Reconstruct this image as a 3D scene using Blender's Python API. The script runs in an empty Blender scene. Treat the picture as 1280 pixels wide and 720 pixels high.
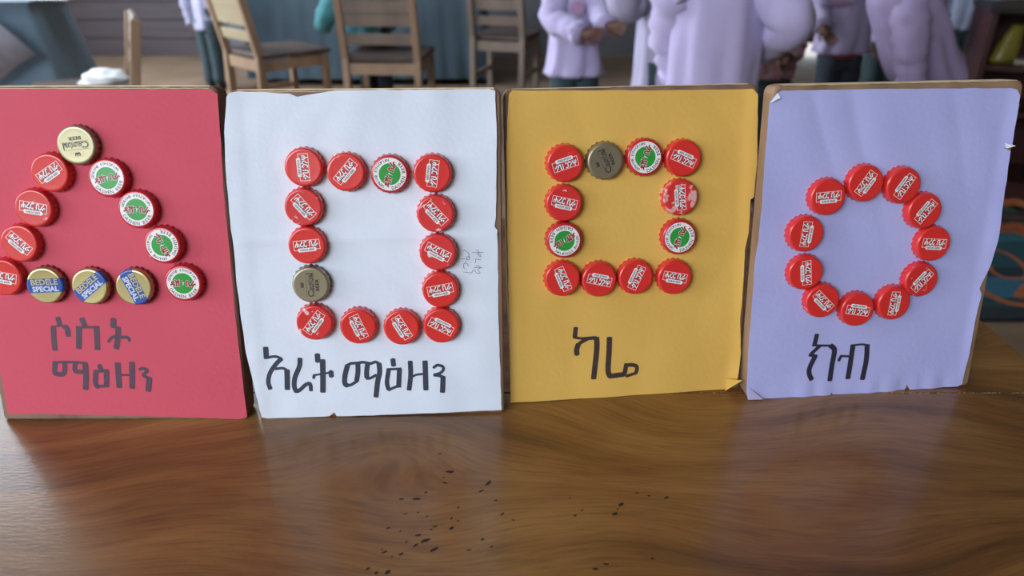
import bpy, math, random
from math import sin, cos, pi, radians as R
from mathutils import Vector as V, Matrix, noise
from mathutils.geometry import delaunay_2d_cdt

# ------------------------------------------------------------------ camera
PITCH = R(26); FPX = 928.0; TZ = 0.72            # table top height
CAM = V((0, 0, TZ + .37))
sc = bpy.context.scene
cd = bpy.data.cameras.new('camera'); cam = bpy.data.objects.new('camera', cd)
sc.collection.objects.link(cam); sc.camera = cam
cam.location = CAM; cam.rotation_euler = (pi/2 - PITCH, 0, 0)
cd.sensor_width = 36; cd.lens = 36*FPX/1280; cd.clip_start = .02
cd.dof.use_dof = True; cd.dof.focus_distance = .59; cd.dof.aperture_fstop = 6.0
# ------------------------------------------------------------------ light
sc.view_settings.view_transform = 'Standard'; sc.view_settings.look = 'None'
sc.view_settings.exposure = 0.0; sc.view_settings.gamma = 1
w = bpy.data.worlds.new('sky'); sc.world = w; w.use_nodes = True
bg = w.node_tree.nodes['Background']; bg.inputs[0].default_value = (.75, .87, 1, 1); bg.inputs[1].default_value = 6
def area(name, loc, target, sx, sy, power, col):
    l = bpy.data.lights.new(name, 'AREA'); l.shape = 'RECTANGLE'; l.size = sx; l.size_y = sy
    l.energy = power; l.color = col
    o = bpy.data.objects.new(name, l); sc.collection.objects.link(o); o.location = loc
    o.rotation_euler = (V(target) - V(loc)).to_track_quat('-Z', 'Y').to_euler(); return o
area('front_window_light', (-2.4, -2.9, 2.45), (-2.2, 0, 2.1), 2.6, 1.2, 130, (.86, .93, 1))
area('side_window_light', (-4.4, -1.2, 2.0), (0, -1.2, 1.7), 2.4, 1.7, 60, (.88, .94, 1))
area('unseen_back_side_window_light', (-4.4, 4.6, 2.0), (0, 4.6, 1.5), 2.4, 1.7, 205, (.88, .94, 1))  # unseen window; strength raised to lift the background like lens haze

# ------------------------------------------------------------------ helpers
COL = sc.collection
def link(name, me, parent=None, mat=None):
    o = bpy.data.objects.new(name, me); COL.objects.link(o)
    if parent is not None: o.parent = parent
    if mat is not None and me is not None:
        me.materials.clear(); me.materials.append(mat)
    return o
def mesh(name, vs, fs, mat=None, parent=None, smooth=False):
    me = bpy.data.meshes.new(name); me.from_pydata([tuple(v) for v in vs], [], fs); me.update()
    if smooth: me.polygons.foreach_set('use_smooth', [True]*len(me.polygons))
    return link(name, me, parent, mat)
def empty(name, loc, rz=0):
    o = bpy.data.objects.new(name, None); COL.objects.link(o); o.location = loc; o.rotation_euler = (0, 0, rz)
    o.empty_display_size = .05; return o
def tag(o, label=None, cat=None, group=None, kind=None):
    for k, v in (('label', label), ('category', cat), ('group', group), ('kind', kind)):
        if v: o[k] = v
    return o
class MB:
    def __init__(s): s.v = []; s.f = []
    def add(s, vs, fs):
        n = len(s.v); s.v += [V(v) for v in vs]; s.f += [[i+n for i in f] for f in fs]; return s
    def box(s, a, b, M=None):
        c = [V((x, y, z)) for x in (a[0], b[0]) for y in (a[1], b[1]) for z in (a[2], b[2])]
        if M: c = [M @ q for q in c]
        return s.add(c, [[0,1,3,2],[4,6,7,5],[0,4,5,1],[2,3,7,6],[0,2,6,4],[1,5,7,3]])
    def bar(s, p, q, w, d, up=(0, 0, 1)):
        p, q = V(p), V(q); z = (q-p).normalized(); x = z.cross(V(up))
        if x.length < .01: x = z.cross(V((0, 1, 0)))
        x.normalize(); y = z.cross(x)
        c = [e + x*a*w/2 + y*b*d/2 for e in (p, q) for a, b in ((-1,-1),(1,-1),(1,1),(-1,1))]
        return s.add(c, [[0,1,2,3],[7,6,5,4],[0,4,5,1],[1,5,6,2],[2,6,7,3],[3,7,4,0]])
    def rings(s, rs, cap=True):
        n = len(rs[0]); vs = [p for r in rs for p in r]; fs = []
        for k in range(len(rs)-1):
            for i in range(n):
                j = (i+1) % n; fs.append([k*n+i, k*n+j, (k+1)*n+j, (k+1)*n+i])
        if cap: fs += [list(range(n))[::-1], [len(vs)-n+i for i in range(n)]]
        return s.add(vs, fs)
    def tube(s, pts, rad, n=12, wob=0, seed=0):
        pts = [V(p) for p in pts]; rs = []; x = None
        for i, p in enumerate(pts):
            t = (pts[min(i+1, len(pts)-1)] - pts[max(i-1, 0)]).normalized()
            if x is None: x = t.orthogonal().normalized()
            x = (x - t*x.dot(t)).normalized(); y = t.cross(x); r = rad[i] if isinstance(rad, (list, tuple)) else rad
            ring = []
            for k in range(n):
                a = 2*pi*k/n; d = x*cos(a) + y*sin(a)
                rr = r*(1 + wob*noise.noise(V((cos(a)*1.5+seed, sin(a)*1.5, i*.9+seed))))
                ring.append(p + d*rr)
            rs.append(ring)
        return s.rings(rs)
    def build(s, name, mat, parent=None, smooth=False, bev=0):
        o = mesh(name, s.v, s.f, mat, parent, smooth)
        if bev:
            m = o.modifiers.new('bevel', 'BEVEL'); m.width = bev; m.segments = 2; m.limit_method = 'ANGLE'
        return o
def spline(pts, n=6):
    pts = [V(p) for p in pts]
    if len(pts) < 3: return pts
    P = [pts[0]*2-pts[1]] + pts + [pts[-1]*2-pts[-2]]; out = []
    for i in range(1, len(P)-2):
        a, b, c, d = P[i-1:i+3]
        for k in range(n):
            t = k/n
            out.append(.5*((2*b)+(c-a)*t+(2*a-5*b+4*c-d)*t*t+(3*b-a-3*c+d)*t**3))
    return out + [pts[-1]]
# picture ray -> point on a real plane
CP, SP = cos(PITCH), sin(PITCH)
def ray(x, y): return (V((0, CP, -SP)) + V((1, 0, 0))*((x-640)/FPX) - V((0, SP, CP))*((y-360)/FPX)).normalized()
def on_z(x, y, z): d = ray(x, y); return CAM + d*((z-CAM.z)/d.z)
def on_y(x, y, Y): d = ray(x, y); return CAM + d*(Y/d.y)

# ------------------------------------------------------------------ materials
def srgb(c):
    if isinstance(c, str): c = [int(c[i:i+2], 16)/255 for i in (0, 2, 4)]
    return tuple((x/12.92 if x <= .04045 else ((x+.055)/1.055)**2.4) for x in c) + (1,)
MATS = {}
def mat(name, col, rough=.6, metal=0, var=.12, scale=12, stretch=(1,1,1), bump=0, bscale=60, coat=0, coat_rough=.1, spec=.5, col2=None, sheen=0):
    if name in MATS: return MATS[name]
    m = bpy.data.materials.new(name); m.use_nodes = True; nt = m.node_tree; N, L = nt.nodes, nt.links
    b = N['Principled BSDF']; b.inputs['Roughness'].default_value = rough; b.inputs['Metallic'].default_value = metal
    b.inputs['Coat Weight'].default_value = coat; b.inputs['Coat Roughness'].default_value = coat_rough
    b.inputs['Specular IOR Level'].default_value = spec; b.inputs['Sheen Weight'].default_value = sheen
    tc = N.new('ShaderNodeTexCoord'); mp = N.new('ShaderNodeMapping'); mp.inputs['Scale'].default_value = stretch
    L.new(tc.outputs['Object'], mp.inputs['Vector'])
    nz = N.new('ShaderNodeTexNoise'); nz.inputs['Scale'].default_value = scale; nz.inputs['Detail'].default_value = 5
    L.new(mp.outputs[0], nz.inputs['Vector'])
    mx = N.new('ShaderNodeMix'); mx.data_type = 'RGBA'; c = srgb(col)
    mx.inputs[6].default_value = c
    mx.inputs[7].default_value = srgb(col2) if col2 else tuple(x*(1-var*2) for x in c[:3]) + (1,)
    rp = N.new('ShaderNodeValToRGB'); rp.color_ramp.elements[0].position = .35; rp.color_ramp.elements[1].position = .7
    L.new(nz.outputs['Fac'], rp.inputs[0]); L.new(rp.outputs[0], mx.inputs[0]); L.new(mx.outputs[2], b.inputs['Base Color'])
    if bump:
        n2 = N.new('ShaderNodeTexNoise'); n2.inputs['Scale'].default_value = bscale; n2.inputs['Detail'].default_value = 4
        L.new(mp.outputs[0], n2.inputs['Vector']); bp = N.new('ShaderNodeBump'); bp.inputs['Strength'].default_value = bump
        bp.inputs['Distance'].default_value = .002
        L.new(n2.outputs['Fac'], bp.inputs['Height']); L.new(bp.outputs[0], b.inputs['Normal'])
    MATS[name] = m; return m
def wood_table():
    m = bpy.data.materials.new('varnished_table_wood'); m.use_nodes = True; nt = m.node_tree; N, L = nt.nodes, nt.links
    b = N['Principled BSDF']; b.inputs['Roughness'].default_value = .42
    b.inputs['Coat Weight'].default_value = .48; b.inputs['Coat Roughness'].default_value = .13
    b.inputs['Specular IOR Level'].default_value = .4
    tc = N.new('ShaderNodeTexCoord'); src = tc.outputs['Object']
    # warp the coordinates so that the grain wanders in long curves
    mp0 = N.new('ShaderNodeMapping'); mp0.inputs['Scale'].default_value = (2.2, 3.5, 1); L.new(src, mp0.inputs[0])
    wn = N.new('ShaderNodeTexNoise'); wn.inputs['Scale'].default_value = 1.3; wn.inputs['Detail'].default_value = 1
    L.new(mp0.outputs[0], wn.inputs['Vector'])
    sc_ = N.new('ShaderNodeVectorMath'); sc_.operation = 'SCALE'; sc_.inputs['Scale'].default_value = .22; L.new(wn.outputs['Color'], sc_.inputs[0])
    ad = N.new('ShaderNodeVectorMath'); ad.operation = 'ADD'; L.new(src, ad.inputs[0]); L.new(sc_.outputs[0], ad.inputs[1])
    mp = N.new('ShaderNodeMapping'); mp.inputs['Scale'].default_value = (1.6, 16, 1); L.new(ad.outputs[0], mp.inputs[0])
    n1 = N.new('ShaderNodeTexNoise'); n1.inputs['Scale'].default_value = 1.6; n1.inputs['Detail'].default_value = 9; n1.inputs['Roughness'].default_value = .64
    L.new(mp.outputs[0], n1.inputs['Vector'])
    cr = N.new('ShaderNodeValToRGB'); e = cr.color_ramp.elements
    e[0].position = .30; e[0].color = srgb(TBL[0]); e[1].position = .72; e[1].color = srgb(TBL[2])
    k = cr.color_ramp.elements.new(.48); k.color = srgb(TBL[1])
    L.new(n1.outputs['Fac'], cr.inputs[0])
    mp2 = N.new('ShaderNodeMapping'); mp2.inputs['Scale'].default_value = (30, 500, 1); L.new(ad.outputs[0], mp2.inputs[0])
    n2 = N.new('ShaderNodeTexNoise'); n2.inputs['Scale'].default_value = 1; n2.inputs['Detail'].default_value = 3; L.new(mp2.outputs[0], n2.inputs['Vector'])
    mx = N.new('ShaderNodeMix'); mx.data_type = 'RGBA'; mx.blend_type = 'MULTIPLY'; mx.inputs[0].default_value = .5
    r2 = N.new('ShaderNodeValToRGB'); r2.color_ramp.elements[0].position = .3; r2.color_ramp.elements[0].color = (.45, .4, .35, 1); r2.color_ramp.elements[1].position = .55
    L.new(n2.outputs['Fac'], r2.inputs[0]); L.new(cr.outputs[0], mx.inputs[6]); L.new(r2.outputs[0], mx.inputs[7])
    # broad darker, redder patches of the board
    n3 = N.new('ShaderNodeTexNoise'); n3.inputs['Scale'].default_value = 4.5; n3.inputs['Detail'].default_value = 2; L.new(src, n3.inputs['Vector'])
    r3 = N.new('ShaderNodeValToRGB'); r3.color_ramp.elements[0].position = .4; r3.color_ramp.elements[0].color = (.74, .62, .55, 1); r3.color_ramp.elements[1].position = .62
    L.new(n3.outputs['Fac'], r3.inputs[0])
    m3 = N.new('ShaderNodeMix'); m3.data_type = 'RGBA'; m3.blend_type = 'MULTIPLY'; m3.inputs[0].default_value = .8
    L.new(mx.outputs[2], m3.inputs[6]); L.new(r3.outputs[0], m3.inputs[7]); L.new(m3.outputs[2], b.inputs['Base Color'])
    mp4 = N.new('ShaderNodeMapping'); mp4.inputs['Scale'].default_value = (150, 420, 1); L.new(src, mp4.inputs[0])
    n4 = N.new('ShaderNodeTexNoise'); n4.inputs['Scale'].default_value = 1; n4.inputs['Detail'].default_value = 2; L.new(mp4.outputs[0], n4.inputs['Vector'])
    bp = N.new('ShaderNodeBump'); bp.inputs['Strength'].default_value = .22; bp.inputs['Distance'].default_value = .0006
    L.new(n4.outputs['Fac'], bp.inputs['Height']); L.new(bp.outputs[0], b.inputs['Normal']); L.new(bp.outputs[0], b.inputs['Coat Normal'])
    return m
TBL = ('543a1a', '875f32', 'a67e4a')
M_TABLE = wood_table()
def cap_mat(name, base, metal, rough, wear=.0, band=None, skirt=None, wearcol='e8c8c4'):
    m = bpy.data.materials.new(name); m.use_nodes = True; nt = m.node_tree; N, L = nt.nodes, nt.links
    b = N['Principled BSDF']; b.inputs['Roughness'].default_value = rough; b.inputs['Metallic'].default_value = metal
    b.inputs['Coat Weight'].default_value = .35; b.inputs['Coat Roughness'].default_value = .1
    tc = N.new('ShaderNodeTexCoord'); oi = N.new('ShaderNodeObjectInfo')
    sep = N.new('ShaderNodeSeparateXYZ'); L.new(tc.outputs['Object'], sep.inputs[0])
    off = N.new('ShaderNodeVectorMath'); off.operation = 'ADD'; L.new(tc.outputs['Object'], off.inputs[0]); L.new(oi.outputs['Random'], off.inputs[1])
    nz = N.new('ShaderNodeTexNoise'); nz.inputs['Scale'].default_value = 120; nz.inputs['Detail'].default_value = 5; nz.inputs['Roughness'].default_value = .6
    L.new(off.outputs[0], nz.inputs['Vector'])
    thr = N.new('ShaderNodeValToRGB'); thr.color_ramp.elements[0].position = .70-wear; thr.color_ramp.elements[1].position = .73-wear
    L.new(nz.outputs['Fac'], thr.inputs[0])
    cur = None
    base_rgb = N.new('ShaderNodeRGB'); base_rgb.outputs[0].default_value = srgb(base); cur = base_rgb.outputs[0]
    def mixer(fac, a, colr):
        x = N.new('ShaderNodeMix'); x.data_type = 'RGBA'; L.new(fac, x.inputs[0]); L.new(a, x.inputs[6]); x.inputs[7].default_value = srgb(colr); return x.outputs[2]
    if band:
        ab = N.new('ShaderNodeMath'); ab.operation = 'ABSOLUTE'; L.new(sep.outputs['Y'], ab.inputs[0])
        lt = N.new('ShaderNodeMath'); lt.operation = 'LESS_THAN'; lt.inputs[1].default_value = .0056; L.new(ab.outputs[0], lt.inputs[0])
        gt = N.new('ShaderNodeMath'); gt.operation = 'GREATER_THAN'; gt.inputs[1].default_value = .0022; L.new(sep.outputs['Z'], gt.inputs[0])
        ml = N.new('ShaderNodeMath'); ml.operation = 'MULTIPLY'; L.new(lt.outputs[0], ml.inputs[0]); L.new(gt.outputs[0], ml.inputs[1])
        cur = mixer(ml.outputs[0], cur, band)
        iv = N.new('ShaderNodeMath'); iv.operation = 'SUBTRACT'; iv.inputs[0].default_value = 1; L.new(ml.outputs[0], iv.inputs[1])
        mm = N.new('ShaderNodeMath'); mm.operation = 'MULTIPLY'; mm.inputs[1].default_value = metal; L.new(iv.outputs[0], mm.inputs[0]); L.new(mm.outputs[0], b.inputs['Metallic'])
    if skirt:
        mr = N.new('ShaderNodeMapRange'); mr.inputs['From Min'].default_value = .0045; mr.inputs['From Max'].default_value = .003
        L.new(sep.outputs['Z'], mr.inputs['Value']); cur = mixer(mr.outputs[0], cur, skirt)
    if wear > -.5: cur = mixer(thr.outputs[0], cur, wearcol)
    L.new(cur, b.inputs['Base Color'])
    bp = N.new('ShaderNodeBump'); bp.inputs['Strength'].default_value = .25; bp.inputs['Distance'].default_value = .0004
    L.new(nz.outputs['Fac'], bp.inputs['Height']); L.new(bp.outputs[0], b.inputs['Normal'])
    return m
def paper_mat(name, col, col2):
    return mat(name, col, rough=.75, var=0, col2=col2, scale=9, bump=.12, bscale=260, spec=.3)

# ------------------------------------------------------------------ the room
M_FLOOR = mat('worn_brown_floor', '8a7464', .6, scale=3, bump=.2, bscale=30, col2='77644f', spec=.35)
M_BWALL = mat('dull_grey_wall', '6d6f76', .9, scale=2, col2='5e5f66', bump=.2, bscale=20)
M_PLANK = mat('dim_brown_wall_board', '544c50', .8, scale=4, stretch=(.4, 1, 8), col2='463f45', bump=.2)
M_PLAST = mat('pale_plaster', 'a8a294', .9, scale=3, bump=.1)
M_CEIL = mat('ceiling_boards', '8f8a80', .9, scale=3)
X0, X1, Y0, Y1, H = -4.5, 5.6, -3.0, 7.2, 3.2
def struct(name, mb, m, **k): return tag(mb.build(name, m, **k), kind='structure')
struct('floor', MB().box((X0-.1, Y0-.1, -.1), (X1+.1, Y1+3, 0)), M_FLOOR)
def wall_x(mb, x0, x1, y0, y1, z0, z1, holes):       # wall running along x, holes (a,b,c,d)
    xs = sorted({x0, x1, *[h[0] for h in holes], *[h[1] for h in holes]}); zs = sorted({z0, z1, *[h[2] for h in holes], *[h[3] for h in holes]})
    for a, b in zip(xs, xs[1:]):
        for c, d in zip(zs, zs[1:]):
            if not any(h[0] <= (a+b)/2 <= h[1] and h[2] <= (c+d)/2 <= h[3] for h in holes): mb.box((a, y0, c), (b, y1, d))
    return mb
def wall_y(mb, x0, x1, y0, y1, z0, z1, holes):
    ys = sorted({y0, y1, *[h[0] for h in holes], *[h[1] for h in holes]}); zs = sorted({z0, z1, *[h[2] for h in holes], *[h[3] for h in holes]})
    for a, b in zip(ys, ys[1:]):
        for c, d in zip(zs, zs[1:]):
            if not any(h[0] <= (a+b)/2 <= h[1] and h[2] <= (c+d)/2 <= h[3] for h in holes): mb.box((x0, a, c), (x1, b, d))
    return mb
da = on_y(986, 60, Y1); db = on_y(1120, 60, Y1)      # doorway in the back wall
DX0, DX1 = da.x, db.x
struct('wall_back', wall_x(MB(), X0, X1, Y1, Y1+.15, 0, H, [(DX0, DX1, 0, 2.05)]), M_BWALL)
struct('wall_front', wall_x(MB(), X0, X1, Y0-.15, Y0, 0, H, [(-3.7, -1.1, 1.85, 3.05)]), M_PLAST)
struct('wall_left', wall_y(MB(), X0-.15, X0, Y0, Y1, 0, H, [(-2.5, .1, 1.1, 2.9), (3.3, 5.9, 1.1, 2.9)]), M_PLAST)
struct('wall_right', MB().box((X1, Y0, 0), (X1+.15, Y1, H)), M_PLAST)
SK = (-3.7, -1.0, 3.2, 4.5)                          # skylight x0,x1,y0,y1
cb = MB()
for a, b, c, d in ((X0, SK[0], Y0, Y1), (SK[1], X1, Y0, Y1), (SK[0], SK[1], Y0, SK[2]), (SK[0], SK[1], SK[3], Y1)): cb.box((a, c, H), (b, d, H+.1))
struct('ceiling', cb, M_CEIL)
M_FRAME = mat('window_frame_paint', '7d8a80', .5)
def wframe(name, pts, axis):
    mb = MB(); (a, b, c, d, k) = pts
    P = (lambda u, z: (u, k, z)) if axis == 'x' else (lambda u, z: (k, u, z))
    for z in (c+.025, d-.025): mb.bar(P(a, z), P(b, z), .05, .05)
    n = 4
    for i in range(n+1):
        u = a+.025+(b-a-.05)*i/n; mb.bar(P(u, c), P(u, d), .04, .05)
    return struct(name, mb, M_FRAME)
wframe('window_1', (-3.7, -1.1, 1.85, 3.05, Y0-.07), 'x'); wframe('window_2', (-2.5, .1, 1.1, 2.9, X0-.07), 'y'); wframe('window_3', (3.3, 5.9, 1.1, 2.9, X0-.07), 'y')
# planked stretch of the back wall, each board on its own
pk0 = on_y(60, 50, Y1-.03).x; pk1 = on_y(275, 50, Y1-.03).x
pw = tag(empty('wall_panelling', (0, Y1, 0)), kind='structure')
for i in range(8):
    z = .0+i*.16
    MB().box((X0, -.03 - .006*(i % 2), z+.004), (pk1, -.002, z+.154)).build('plank', M_PLANK, pw)
MB().box((pk0*0+X0, -.02, 1.285), (pk1, -.002, 1.32)).build('cap_rail', M_PLANK, pw)
# door frame and its hanging cloth
fr = MB(); fr.box((DX0-.08, Y1-.02, 0), (DX0, Y1+.17, 2.1)); fr.box((DX1, Y1-.02, 0), (DX1+.08, Y1+.17, 2.1)); fr.box((DX0-.08, Y1-.02, 2.05), (DX1+.08, Y1+.17, 2.13))
struct('door_1', fr, mat('dark_door_wood', '4a3a36', .6))
def hanging(name, x0, x1, y, z0, z1, m, amp=.03, waves=7, lean=0, parent=None):
    n = 60; vs = []; fs = []
    for j in range(9):
        for i in range(n+1):
            t = i/n; z = z0+(z1-z0)*j/8
            vs.append((x0+(x1-x0)*t+lean*j/8, y+amp*sin(t*waves*2*pi+.3*sin(j)), z))
    for j in range(8):
        for i in range(n): a = j*(n+1)+i; fs.append([a, a+1, a+n+2, a+n+1])
    o = mesh(name, vs, fs, m, parent, True); s = o.modifiers.new('s', 'SOLIDIFY'); s.thickness = .004; return o
c = hanging('door_curtain', DX0+.02, DX1-.02, Y1+.02, .105, 2.03, mat('dark_brown_cloth', '54423e', .95))
tag(c, 'dark brown curtain in the back doorway, daylight showing under its hem', 'curtain')
# ------------------------------------------------------------------ table
tb = empty('table', (0, 0, TZ)); tag(tb, 'varnished brown wooden table the four boards stand on, cracked between two planks', 'table')
TX0, TX1, TYF, TYB = -1.25, .489, .08, .98
def plank_mb(y0, y1, seed):
    # plank outline with a slightly ragged edge along the crack
    n = 120; mb = MB(); top = []; fs = []
    for i in range(n+1):
        x = TX0+(TX1-TX0)*i/n
        ja = .0007*noise.noise(V((x*60, seed, 0)))
        a = y0 + (ja if seed == 2 else 0); b = y1 + (ja if seed == 1 else 0)
        top += [(x, a, 0), (x, b, 0), (x, a, -.034), (x, b, -.034)]
    for i in range(n):
        q = 4*i; fs += [[q, q+4, q+5, q+1], [q+2, q+3, q+7, q+6], [q, q+2, q+6, q+4], [q+1, q+5, q+7, q+3]]
    fs += [[0, 1, 3, 2], [4*n, 4*n+2, 4*n+3, 4*n+1]]
    return mb.add(top, fs)
CR = on_z(1240, 491, TZ).y
plank_mb(TYF, CR-.0010, 1).build('plank', M_TABLE, tb)
o = plank_mb(CR+.0012, TYB, 2).build('plank', M_TABLE, tb)
MB().box((TX0, CR-.004, -.03), (TX1, CR+.004, -.003)).build('crack_filler', mat('crack_dirt', '2a211a', .9, scale=160, col2='8a7c66'), tb)
rg = random.Random(4)
mb = MB()
for i in range(120):      # pale crumbs caught in the crack, thickest at the open end
    x = .13+.36*rg.random()**.5; s = .0002+.0005*rg.random()**2
    yy = CR+rg.uniform(-.0007, .0009); mb.box((x-s*1.6, yy-s, -.003), (x+s*1.6, yy+s, -.0004+rg.random()*.0002))
tag(mb.build('crumbs', mat('pale_crumbs', 'a2937c', .9), tb), kind='stuff')
M_TLEG = mat('table_leg_wood', '5b3620', .4)
for x in (TX0+.08, TX1-.08):
    for y in (TYF+.08, TYB-.08): MB().box((x-.03, y-.03, -TZ), (x+.03, y+.03, -.034)).build('leg', M_TLEG, tb, bev=.003)
MB().box((TX0+.06, TYF+.06, -.13), (TX1-.06, TYF+.08, -.034)).build('apron', M_TLEG, tb)
MB().box((TX0+.06, TYB-.08, -.13), (TX1-.06, TYB-.06, -.034)).build('apron', M_TLEG, tb)
pits = [(355,22),(395,88),(370,110),(375,130),(538,130),(510,160),(305,165),(215,190),(270,190),(565,195),(425,222),(228,245),(275,240),(308,255),(590,245),(400,262),(425,272),(630,268),(165,298),(340,292),(325,303),(400,298),(210,310),(275,325),(232,350),(302,345),(268,362),(335,378),(140,378),(150,388),(212,395),(178,405),(465,380),(548,368),(515,340),(88,450),(162,462),(120,465),(1030,210),(1018,228),(1007,246),(1135,178),(1090,168),(860,252),(885,232),(840,186),(1148,412),(975,432),(935,450),(1200,185)]
big = {(395,88),(538,130),(270,190),(1007,246),(1030,210),(162,462),(335,378),(400,298),(302,345)}
mb = MB()
for k, (a, b) in enumerate(pits):
    p = on_z(430+a/2.977, 560+b/2.977, TZ); s = .0017 if (a, b) in big else .0006+.0006*rg.random()
    an = rg.uniform(-.3, .9); el = rg.uniform(1.1, 2.2)
    vs = [(p.x, p.y, .00004)]
    for i in range(9):
        t = 2*pi*i/9; r = s*(.75+.5*rg.random()); x, y = r*el*cos(t), r*.8*sin(t)
        vs.append((p.x+x*cos(an)-y*sin(an), p.y+x*sin(an)+y*cos(an), .00006))
    mb.add(vs, [[0, i, i % 9+1] for i in range(1, 10)])
tag(mb.build('pit_marks', mat('dark_pits', '2c1a12', .9), tb), kind='stuff')

# ------------------------------------------------------------------ boards with papers
class Board: pass
def sm(a, b, x): t = max(0, min(1, (x-a)/(b-a))); return t*t*(3-2*t)
def mk_board(idx, BL, BR, lean, Hh, T, label, wood, pap, outline, wr):
    B = Board(); bl, br = on_z(*BL, TZ), on_z(*BR, TZ)
    u = (br-bl).normalized(); n0 = V((-u.y, u.x, 0)); v = V((0, 0, 1))*cos(lean)+n0*sin(lean); n = u.cross(v).normalized()
    if n.y > 0: n = -n                                  # n points to the viewer's side
    B.o = bl; B.u, B.v, B.n = u, v, n; W = (br-bl).length; B.W, B.H = W, Hh
    M = Matrix(((u.x, v.x, n.x, bl.x), (u.y, v.y, n.y, bl.y), (u.z, v.z, n.z, bl.z), (0, 0, 0, 1)))
    M = Matrix.Translation((0, 0, .0003)) @ M; bl = M.translation.copy(); B.o = bl
    _d = ray((BL[0]+BR[0])/2, Hh); Hh = (M.inverted() @ (CAM+_d*((bl-CAM).dot(n)/_d.dot(n)))).y; B.H = Hh
    B.M = M; cut = T*math.tan(lean)
    r = .006; out = []
    for cx, cy, a0 in ((W-r, Hh-r, 0), (r, Hh-r, 90), (r*.5, r*.5, 180), (W-r*.5, r*.5, 270)):
        rr = r if cy > .1 else r*.5
        for k in range(5): a = R(a0+22.5*k); out.append((cx+rr*cos(a), cy+rr*sin(a)))
    rs = []
    e = .0012
    for z, ins in ((0-e, 0), (0, e)):                   # front edge softened
        rs.append([V((x+(ins if x < W/2 else -ins), max(y, 0)+(ins if y < Hh/2 else -ins), z)) for x, y in out])
    rs = rs[::-1]
    for z, ins in ((-T+e, 0), (-T, e)):
        rs.append([V((x+(ins if x < W/2 else -ins), (y + (cut if y < .02 else 0)) - (ins if y > .1 else 0), z)) for x, y in out])
    bd = MB().rings(rs).build('display_board', wood); bd.matrix_world = M
    tag(bd, label, 'board'); B.ob = bd
    # prop behind that keeps the board leaning
    top = V((W/2, Hh*.62, -T)); ft = M.inverted() @ V((*(M @ V((W/2, Hh*.62, -T)) + n0*.085).to_2d(), TZ+.03))
    MB().bar(top+V((0, 0, -.0035)), ft, .05, .006, up=(1, 0, 0)).build('prop', wood, bd)
    inv = M.inverted()
    def loc(x, y):
        d = ray(x, y); t = (bl-CAM).dot(n)/d.dot(n); return inv @ (CAM+d*t)
    B.loc = loc; B.idx = idx
    def disp(p, q): return .0004+wr(p/W, q/Hh, p, q)
    B.disp = disp
    pts = [loc(*q) for q in outline]; P2 = [q.to_2d() for q in pts]; n_o = len(P2)
    # outline subdivided and a grid inside it
    O = []
    for i in range(n_o):
        a, b_ = P2[i], P2[(i+1) % n_o]; k = max(1, int((b_-a).length/.006))
        for j in range(k):
            q = a.lerp(b_, j/k)
            if j: q = q + V((noise.noise(V((q.x*90, q.y*90, idx)))*.0005, noise.noise(V((q.x*90, q.y*90, idx+7)))*.0005))
            O.append(q)
    ins = []; st = .0032; x = min(q.x for q in O)
    while x < max(q.x for q in O):
        y = min(q.y for q in O)
        while y < max(q.y for q in O):
            q = V((x, y))
            c = False; j = len(O)-1; dm = 9
            for i in range(len(O)):
                a, b_ = O[i], O[j]
                if (a.y > y) != (b_.y > y) and x < (b_.x-a.x)*(y-a.y)/(b_.y-a.y)+a.x: c = not c
                dm = min(dm, (a-q).length); j = i
            if c and dm > .002: ins.append(q)
            y += st
        x += st
    allp = O+ins
    res = delaunay_2d_cdt(allp, [(i, (i+1) % len(O)) for i in range(len(O))], [], 1, 1e-6)
    vs = []
    for q in res[0]:
        d = disp(q.x, q.y)
        w3 = M @ V((q.x, q.y, d)); 
        if w3.z < TZ+.0004: w3.z = TZ+.0004
        vs.append(inv @ w3)
    p = mesh('paper_sheet', vs, [list(f) for f in res[2]], pap, bd, True)
    s = p.modifiers.new('s', 'SOLIDIFY'); s.thickness = .00025; s.offset = -1
    s = p.modifiers.new('e', 'EDGE_SPLIT'); s.split_angle = R(50)
    B.paper = p; return B
def strokes(B, base, s, ss, m, name='handwriting', z=.00012, parent=None):
    mb = MB()
    for k, (w_, pts) in enumerate(ss):
        taper = False
        pp = [B.loc(base[0]+a/s, base[1]+b/s) for a, b in pts]
        px = (B.loc(base[0]+100, base[1])-B.loc(base[0], base[1])).length/100
        hw = w_/s*px/2*1.08; q = spline([V((t.x, t.y, 0)) for t in pp], 5) if len(pp) > 2 else pp
        if len(q) == 2:
            a, b = q; q = [a.lerp(b, i/6) for i in range(7)]
        dz = z + .000004*k
        for i in range(len(q)-1):
            a, b = q[i], q[i+1]; d = (b-a).to_2d()
            if d.length < 1e-7: continue
            d.normalize(); nn = V((-d.y, d.x)); vs = []
            for e in (a, b):
                for g in (-1, 1):
                    x, y = e.x+nn.x*hw*g, e.y+nn.y*hw*g; vs.append((x, y, B.disp(x, y)+dz))
            mb.add(vs, [[0, 2, 3, 1]])
            if i:                                       # round joint
                vs = [(a.x+hw*cos(t*pi/4), a.y+hw*sin(t*pi/4), B.disp(a.x, a.y)+dz+.000002) for t in range(8)]
                mb.add(vs, [list(range(8))])
        for e, d in ((q[0], (q[0]-q[1])), (q[-1], (q[-1]-q[-2]))):       # blunt marker ends
            d = d.to_2d().normalized(); nn = V((-d.y, d.x)); c_ = hw*.35; vs = []
            for g, l in ((-1, 0), (1, 0), (.75, c_), (-.75, c_)):
                x, y = e.x+nn.x*hw*g+d.x*l, e.y+nn.y*hw*g+d.y*l; vs.append((x, y, B.disp(x, y)+dz))
            mb.add(vs, [[0, 1, 2, 3]])
    return mb.build(name, m, parent or B.paper)
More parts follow.
